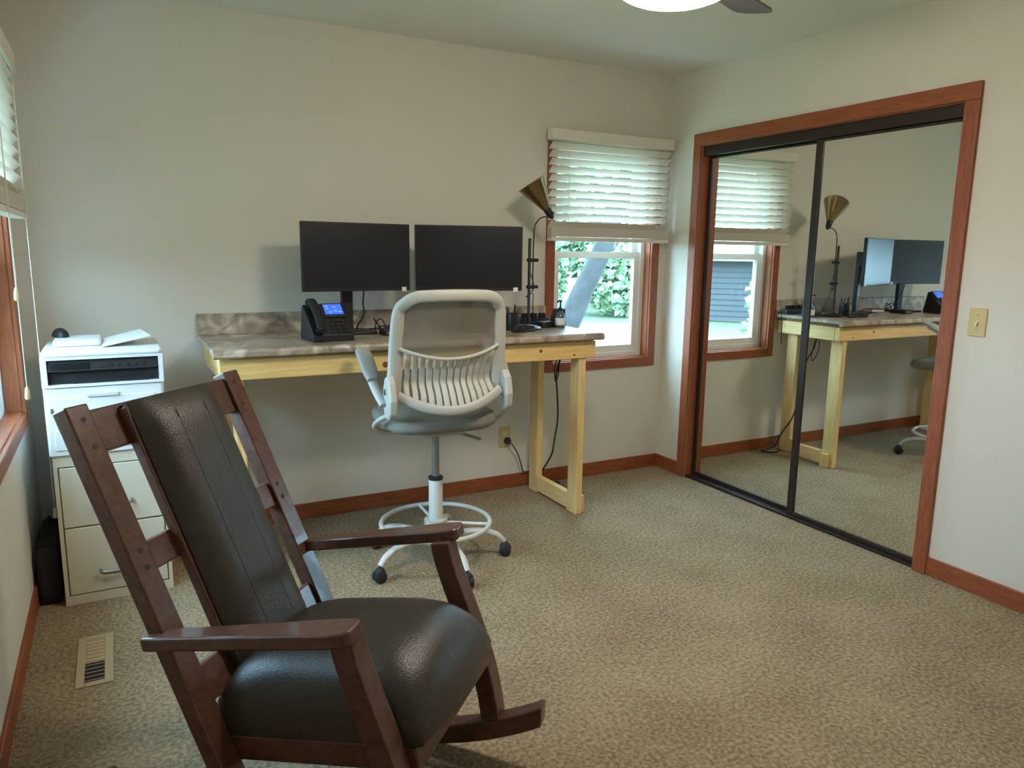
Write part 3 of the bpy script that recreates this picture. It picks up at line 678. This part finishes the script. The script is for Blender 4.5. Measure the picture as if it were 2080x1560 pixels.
for i in range(4):
    for j in range(3): pbox('key', (-.005+.028*j, .012+.021*i, .001), (.015+.028*j, .026+.021*i, .005), 'rubber', ph)
hs = [T @ Vector(q) for q in smooth_path([(-.062, .010, .020), (-.062, .025, .036), (-.062, .095, .046), (-.062, .165, .036), (-.062, .182, .022)], 5)]
MB().sweep(hs, lambda t: .021+.006*abs(2*t-1)**3, lambda t: .011+.009*abs(2*t-1)**3, seg=12, sq=.8).build('handset', 'black_matte', ph, smooth=True)
cp = [(-.062-.03*math.sin(i/40*math.pi)+.006*math.cos(i*1.9), -.088-.03*math.sin(i/40*math.pi), .012+.006*math.sin(i*1.9)) for i in range(41)]
MB().tube(cp, .002, 6).build('handset_cord', 'rubber', ph, smooth=True)

# ---------------------------------------------------------------- small things on the desk
dk = empty('docking_station', (-1.93, -.30, DZ), math.radians(-6), label='low black docking box beside the left monitor stand', cat='dock')
mb = MB(); rbox(mb, (-.05, -.06, .0005), (.05, .06, .028), .008); mb.build('case', 'black_plastic', dk, bevel=.003)
box('port_strip', (-.035, -.061, .008), (.035, -.0595, .018), 'grey_metal', dk)
nb = empty('maroon_notebook', (-1.86, -.13, DZ), math.radians(9), label='small maroon notebook on the worktop between the monitors', cat='notebook')
box('cover', (-.06, -.045, .0005), (.06, .045, .004), 'maroon', nb, .001); box('pages', (-.057, -.042, .004), (.058, .042, .020), 'label_white', nb); box('cover', (-.06, -.045, .020), (.06, .045, .024), 'maroon', nb, .001)
pc = empty('pen_holder', (-1.275, -.33, DZ), label='black round pen holder left of the lamp', cat='pen holder')
MB().lathe([(.0, .0005), (.034, .0005), (.036, .004), (.036, .088), (.0335, .088), (.0335, .006), (.0, .006)], seg=24).build('cup', 'black_plastic', pc, smooth=True)
for dx, dy, hh in ((.012, .008, .125), (-.01, .012, .115), (.0, -.014, .135)): MB().tube([(dx*.6, dy*.6, .008), (dx*1.9, dy*1.9, hh)], .0038, 8).build('pen', 'black_matte', pc, smooth=True)
st = empty('stapler', (-1.27, -.44, DZ), math.radians(12), label='flat black stapler at the chair-side edge of the worktop', cat='stapler')
MB().prism([(-.07, -.016, .0005), (.07, -.016, .0005), (.07, -.016, .010), (-.07, -.016, .010)], (0, .032, 0)).build('stapler_base', 'black_plastic', st, bevel=.003)
MB().prism([(-.068, -.014, .0105), (-.05, -.014, .040), (.0, -.014, .042), (.066, -.014, .030), (.070, -.014, .018)], (0, .028, 0)).build('stapler_arm', 'black_plastic', st, bevel=.004)
ad = empty('power_adapter', (-1.035, -.27, DZ), math.radians(20), label='black power adapter brick right of the lamp base', cat='adapter')
mb = MB(); rbox(mb, (-.055, -.026, .0005), (.055, .026, .034), .01); mb.build('brick', 'black_plastic', ad, bevel=.004)
MB().tube(smooth_path([(.055, 0, .016), (.08, .02, .008), (.07, .07, .006), (.0, .10, .006)], 6), .003, 6).build('lead', 'rubber', ad, smooth=True)
wp = empty('headset_charger', (-.95, -.27, DZ), math.radians(0), label='black wedge-shaped stand at the window end of the worktop', cat='stand')
MB().prism([(-.045, .0, .0005), (.048, .0, .0005), (.040, .0, .10), (-.012, .0, .10)], (0, .045, 0)).build('wedge', 'black_plastic', wp, bevel=.004)
pb = empty('pump_bottle', (-.965, -.305, DZ), label='clear pump bottle with black nozzle and white label near the window', cat='bottle')
MB().lathe([(.0, .0005), (.026, .0005), (.028, .004), (.028, .055), (.024, .075), (.012, .088), (.011, .094)], seg=20).build('bottle_body', 'clear_blue', pb, smooth=True)
MB().lathe([(.0285, .016), (.0287, .017), (.0287, .052), (.0285, .053)], seg=20).build('paper_label', 'label_white', pb, smooth=True)
pm = MB().lathe([(.013, .092), (.013, .108), (.005, .112), (.0045, .140), (.010, .142), (.010, .150), (.004, .152)], seg=14).build('pump', 'black_plastic', pb, smooth=True)
MB().sweep([(0, 0, .147), (-.02, -.012, .147), (-.028, -.016, .140)], .005, .004, seg=8).build('nozzle', 'black_plastic', pm, smooth=True)
ps = empty('power_strip', (-1.00, -.075, DZ), label='black power strip along the backsplash by the window', cat='power strip')
mb = MB(); rbox(mb, (-.10, -.024, .0005), (.09, .024, .036), .006); mb.build('strip_body', 'black_plastic', ps, bevel=.003)
for i in range(3):
    q = MB().box((-.075+.055*i, -.016, .036), (-.04+.055*i, .016, .062)).build('plug', 'black_matte', ps, bevel=.004)
MB().tube(smooth_path([(.088, 0, .018), (.12, .0, .012), (.135, -.02, -.03), (.134, -.03, -.2)], 6), .004, 6).build('strip_lead', 'rubber', ps, smooth=True)
# cables behind and under the desk
def cable(name, pts, r, m, label):
    o = MB().tube(smooth_path(pts, 8), r, 8).build(name, m, None, smooth=True); return tag(o, label, 'cable', 'loose cables at the desk')
cable('monitor_cable', [(-2.045, -.235, DZ+.215), (-2.045, -.215, DZ+.15), (-2.035, -.19, DZ+.09), (-2.05, -.13, DZ+.03), (-2.02, -.07, DZ+.006), (-1.90, -.06, DZ+.006), (-1.75, -.08, DZ+.006)], .004, 'rubber', 'black cable drooping from the lower edge of the left monitor')
cable('tangled_cable', [(-1.98, -.20, DZ+.006), (-1.97, -.18, DZ+.05), (-1.94, -.17, DZ+.065), (-1.925, -.19, DZ+.03), (-1.94, -.21, DZ+.012), (-1.975, -.22, DZ+.045), (-1.985, -.19, DZ+.07), (-1.955, -.16, DZ+.04), (-1.94, -.15, DZ+.006)], .003, 'rubber', 'thin black cable looped on the worktop behind the docking box')
cable('hanging_cable', [(-.985, -.36, AZ0-.004), (-.99, -.34, .78), (-.985, -.31, .72), (-.965, -.29, .64), (-.945, -.27, .54), (-.925, -.24, .44), (-.93, -.22, .33), (-.925, -.19, .24), (-.925, -.14, .17), (-.935, -.10, .11), (-.94, -.06, .035), (-.90, -.045, .006), (-.80, -.06, .006), (-.86, -.13, .006), (-.92, -.12, .012)], .005, 'rubber', 'black cable hanging from the desk to the floor between the right posts')
cable('looped_cable', [(-1.0, -.37, AZ0-.004), (-1.015, -.36, .81), (-1.02, -.35, .75), (-1.0, -.33, .69), (-.985, -.33, .72), (-.985, -.34, .79), (-.995, -.35, AZ0-.004)], .003, 'rubber', 'thin black cable loop dangling under the right end of the desk')
# wall outlet with plugged-in cord
ou = empty('wall_outlet', (-1.142, 0, .315), label='almond wall outlet under the desk', cat='outlet')
MB().prism([(-.036, -.006, -.062), (.036, -.006, -.062), (.036, -.006, .062), (-.036, -.006, .062)], (0, .006, 0)).build('cover_plate', 'almond', ou, bevel=.003)
for z in (-.02, .02): MB().lathe([(.016, .0), (.016, .002)], (0, -.006, z), (0, -1, 0), 18).build('socket', 'cord_beige', ou)
cordp = [(-1.122, -.045, .285), (-1.105, -.05, .262), (-1.075, -.045, .215), (-1.05, -.04, .15), (-1.035, -.035, .105), (-1.02, -.030, .093), (-.96, -.03, .088), (-.90, -.04, .06), (-.885, -.05, .012)]
cc = empty('outlet_cord', (-1.13, -.02, .295), label='grey power cord with a round black plug in the outlet', cat='cord')
MB().lathe([(.010, .0), (.019, .002), (.021, .014), (.016, .026), (.008, .034)], (-1.133, -.009, .295), (.2, -1, -.1), 16).build('plug', 'rubber', cc, smooth=True, world=True)
MB().tube(smooth_path([(-1.128, -.040, .292)]+cordp[1:], 8), .0045, 8).build('cord', 'cord_grey', cc, smooth=True, world=True)
# light switch
sw = empty('light_switch', (0, -1.993, 1.134), label='almond toggle light switch right of the closet', cat='switch')
MB().prism([(-.006, -.036, -.058), (-.006, .036, -.058), (-.006, .036, .058), (-.006, -.036, .058)], (.006, 0, 0)).build('switch_plate', 'almond', sw, bevel=.003)
MB().hexa([Vector(q) for q in ((-.006,-.005,-.011),(-.006,.005,-.011),(-.0155,.004,-.016),(-.0155,-.004,-.016),(-.006,-.005,.008),(-.006,.005,.008),(-.0165,.004,-.006),(-.0165,-.004,-.006))]).build('toggle', 'cord_beige', sw)
for z in (-.03, .03): MB().lathe([(.003, 0), (.003, .0008)], (-.006, 0, z), (-1, 0, 0), 10).build('screw', 'grey_metal', sw)
# floor register
rg = empty('floor_register', (-3.263, -1.058, 0), label='tan metal floor vent in the carpet by the left wall', cat='vent')
fr_ = MB(); hx, hy = .055, .175
fr_.box((-hx, -hy, .0), (-hx+.026, hy, .005)); fr_.box((hx-.026, -hy, .0), (hx, hy, .005)); fr_.box((-hx+.026, -hy, .0), (hx-.026, -hy+.025, .005)); fr_.box((-hx+.026, hy-.025, .0), (hx-.026, hy, .005))
fr_.build('frame', 'register', rg, bevel=.002)
box('duct_opening', (-hx+.026, -hy+.025, .0006), (hx-.026, -.02, .0012), 'black_matte', rg)
box('damper', (-hx+.026, -.02, .0006), (hx-.026, hy-.025, .0022), 'register', rg)
lv = None
for i in range(12):
    mt = Matrix.Translation((0, -hy+.036+.0253*i, .0030))
    if lv is None:
        lv = MB().box((-hx+.026, -.0010, -.0015), (hx-.026, .0010, .0012)).build('louver', 'register', rg); lv.matrix_basis = mt
    else: inst(lv, 'louver', rg, mt)

# ---------------------------------------------------------------- outdoors
GZ = -.5
mat('light_block_brown', srgb(92, 78, 64), .8)
tag(box('wall_light_block', (-11, REAR-TH-.25, GZ), (-W-TH-.001, REAR-TH, 2.75), 'light_block_brown'), 'brown wall added outside the left window to keep low daylight off the back wall', **S)  # unseen wall, added only to block low daylight heading for the back wall
tag(box('lawn', (-40, TH+.02, GZ-.1), (40, 60, GZ), 'grass'), 'bright green lawn outside the windows', **S)
tag(box('side_lawn', (-40, -30, GZ-.1), (-W-TH-.02, TH+.02, GZ), 'grass'), 'lawn outside the left wall', **S)
MB_ = MB().prism([(q[0], q[1], GZ+.001) for q in ((5.2, 9.2), (14.5, 5.6), (16.5, 9.5), (6.8, 13.2))], (0, 0, .02))
tag(MB_.build('driveway', 'gravel'), 'pale gravel driveway across the lawn beyond the back window', 'driveway')
def leaves(cen, rad, n, size, seed, shell=.55):
    rnd = random.Random(seed); mb = MB(); cen = Vector(cen)
    for _ in range(n):
        while True:
            d = Vector((rnd.uniform(-1, 1), rnd.uniform(-1, 1), rnd.uniform(-1, 1)))
            if shell < d.length < 1: break
        q = cen+Vector((d.x*rad[0], d.y*rad[1], d.z*rad[2]))
        a = Vector((rnd.gauss(0, 1), rnd.gauss(0, 1), rnd.gauss(0, .6))).normalized(); b = a.cross(Vector((rnd.gauss(0, 1), rnd.gauss(0, 1), rnd.gauss(0, 1)))).normalized()
        L = size*rnd.uniform(.7, 1.3); Wd = L*.42; nn = a.cross(b)*L*.12
        mb.add([q, q+a*L*.5+b*Wd+nn, q+a*L, q+a*L*.5-b*Wd+nn], [(0, 1, 2, 3)])
    return mb
def shrub(name, x, y, rad, n, size, m, seed, label, cat, stems=5, group=None):
    s = empty(name, (x, y, GZ), label=label, cat=cat, group=group)
    rnd = random.Random(seed)
    for k in range(stems):
        a = rnd.uniform(0, 6.28); d = rnd.uniform(.3, .7)
        MB().sweep(smooth_path([(.05*math.cos(a), .05*math.sin(a), 0), (d*.4*rad[0]*math.cos(a), d*.4*rad[1]*math.sin(a), rad[2]*.7), (d*rad[0]*math.cos(a), d*rad[1]*math.sin(a), rad[2]*1.4)], 3), lambda t: .035*(1-.7*t), seg=6).build('stem', 'bark', s)
    tag(leaves((0, 0, rad[2]*1.02), rad, n, size, seed).build('foliage', m, s), kind='stuff')
    return s
tr_ = empty('leaning_tree', (1.55, 4.30, GZ), label='tree with a leaning grey trunk outside the back window', cat='tree')
tp = [(1.55, 4.32, GZ), (1.74, 4.30, -.05), (2.0, 4.25, .52), (2.15, 4.24, .85), (2.33, 4.22, 1.2), (2.52, 4.21, 1.62), (2.75, 4.25, 2.3), (2.9, 4.35, 3.4), (2.95, 4.5, 4.6)]
MB().sweep(smooth_path(tp, 5), lambda t: .165-.07*t, seg=14).build('trunk', 'bark', tr_, smooth=True, world=True)
for q in (((2.40, 4.22, 1.35), (2.9, 4.5, 1.9), (3.6, 4.9, 2.6)), ((2.6, 4.22, 1.9), (2.1, 4.5, 2.7), (1.7, 4.8, 3.4)), ((2.75, 4.25, 2.3), (3.2, 3.8, 3.0), (3.8, 3.5, 3.5))):
    MB().sweep(smooth_path(q, 5), lambda t: .06-.035*t, seg=8).build('branch', 'bark', tr_, smooth=True, world=True)
cr = leaves((3.0, 4.6, 5.0), (1.9, 1.9, 1.5), 1000, .13, 5, .2)
cr.v += []; tag(cr.build('foliage', 'leaf_b', tr_, world=True), kind='stuff')
k = 0
for (x, y, rx, rz, mm, lab, nm, ct) in ((7.9, 15.9, 1.2, 1.35, 'leaf_a', 'round green shrub behind the leaning trunk', 'round_shrub', 'shrub'),
        (10.35, 14.6, 1.2, 1.25, 'leaf_b', 'pale green shrub beyond the driveway, right half of the back window', 'pale_shrub', 'shrub'),
        (12.8, 13.0, 1.2, 1.35, 'leaf_a', 'green shrub at the right edge of the back window view', 'green_shrub', 'shrub'),
        (7.4, 20.2, 2.8, 3.4, 'leaf_c', 'tall leafy tree far behind the shrubs at left', 'leafy_tree', 'tree'),
        (13.2, 18.3, 2.8, 3.6, 'leaf_b', 'tall light green tree far behind the shrubs at right', 'leafy_tree', 'tree'),
        (19.0, 15.5, 2.8, 3.4, 'leaf_c', 'tall dark green tree farthest right behind the shrubs', 'leafy_tree', 'tree')):
    k += 1; shrub(nm, x, y, (rx, rx*.9, rz), 2600 if ct == 'shrub' else 4200, .22 if ct == 'shrub' else .40, mm, 20+k, lab, ct, 5, 'greenery beyond the driveway')
# shed seen in the closet mirror
sh = empty('garden_shed', (-11.6, 12.4, GZ), math.radians(47), label='low grey-blue lap-sided shed with pale roof, seen in the closet mirror', cat='shed')
# local: wall faces -y, length along x
SL, SH_, SD = 4.2, 1.72, 3.0
box('shed_wall', (-SL, .03, 0), (SL, SD, SH_), 'siding', sh)
pl = None
for i in range(11):
    mt = Matrix.Translation((0, 0, .02+.155*i))
    if pl is None:
        pl = MB().hexa([Vector(q) for q in ((-SL, -.012, 0), (SL, -.012, 0), (SL, .03, 0), (-SL, .03, 0), (-SL, .016, .165), (SL, .016, .165), (SL, .03, .165), (-SL, .03, .165))]).build('siding_board', 'siding', sh); pl.matrix_basis = mt
    else: inst(pl, 'siding_board', sh, mt)
MB().prism([(-SL-.25, -.35, SH_), (-SL-.25, -.35, SH_+.09), (-SL-.25, SD/2, SH_+.95), (-SL-.25, SD+.35, SH_+.09), (-SL-.25, SD+.35, SH_)], (2*SL+.5, 0, 0)).build('shed_roof', 'shed_roof', sh)
shrub('young_tree', -7.6, 6.4, (.42, .42, .80), 130, .15, 'leaf_b', 77, 'slim young tree in front of the shed', 'tree', 3)
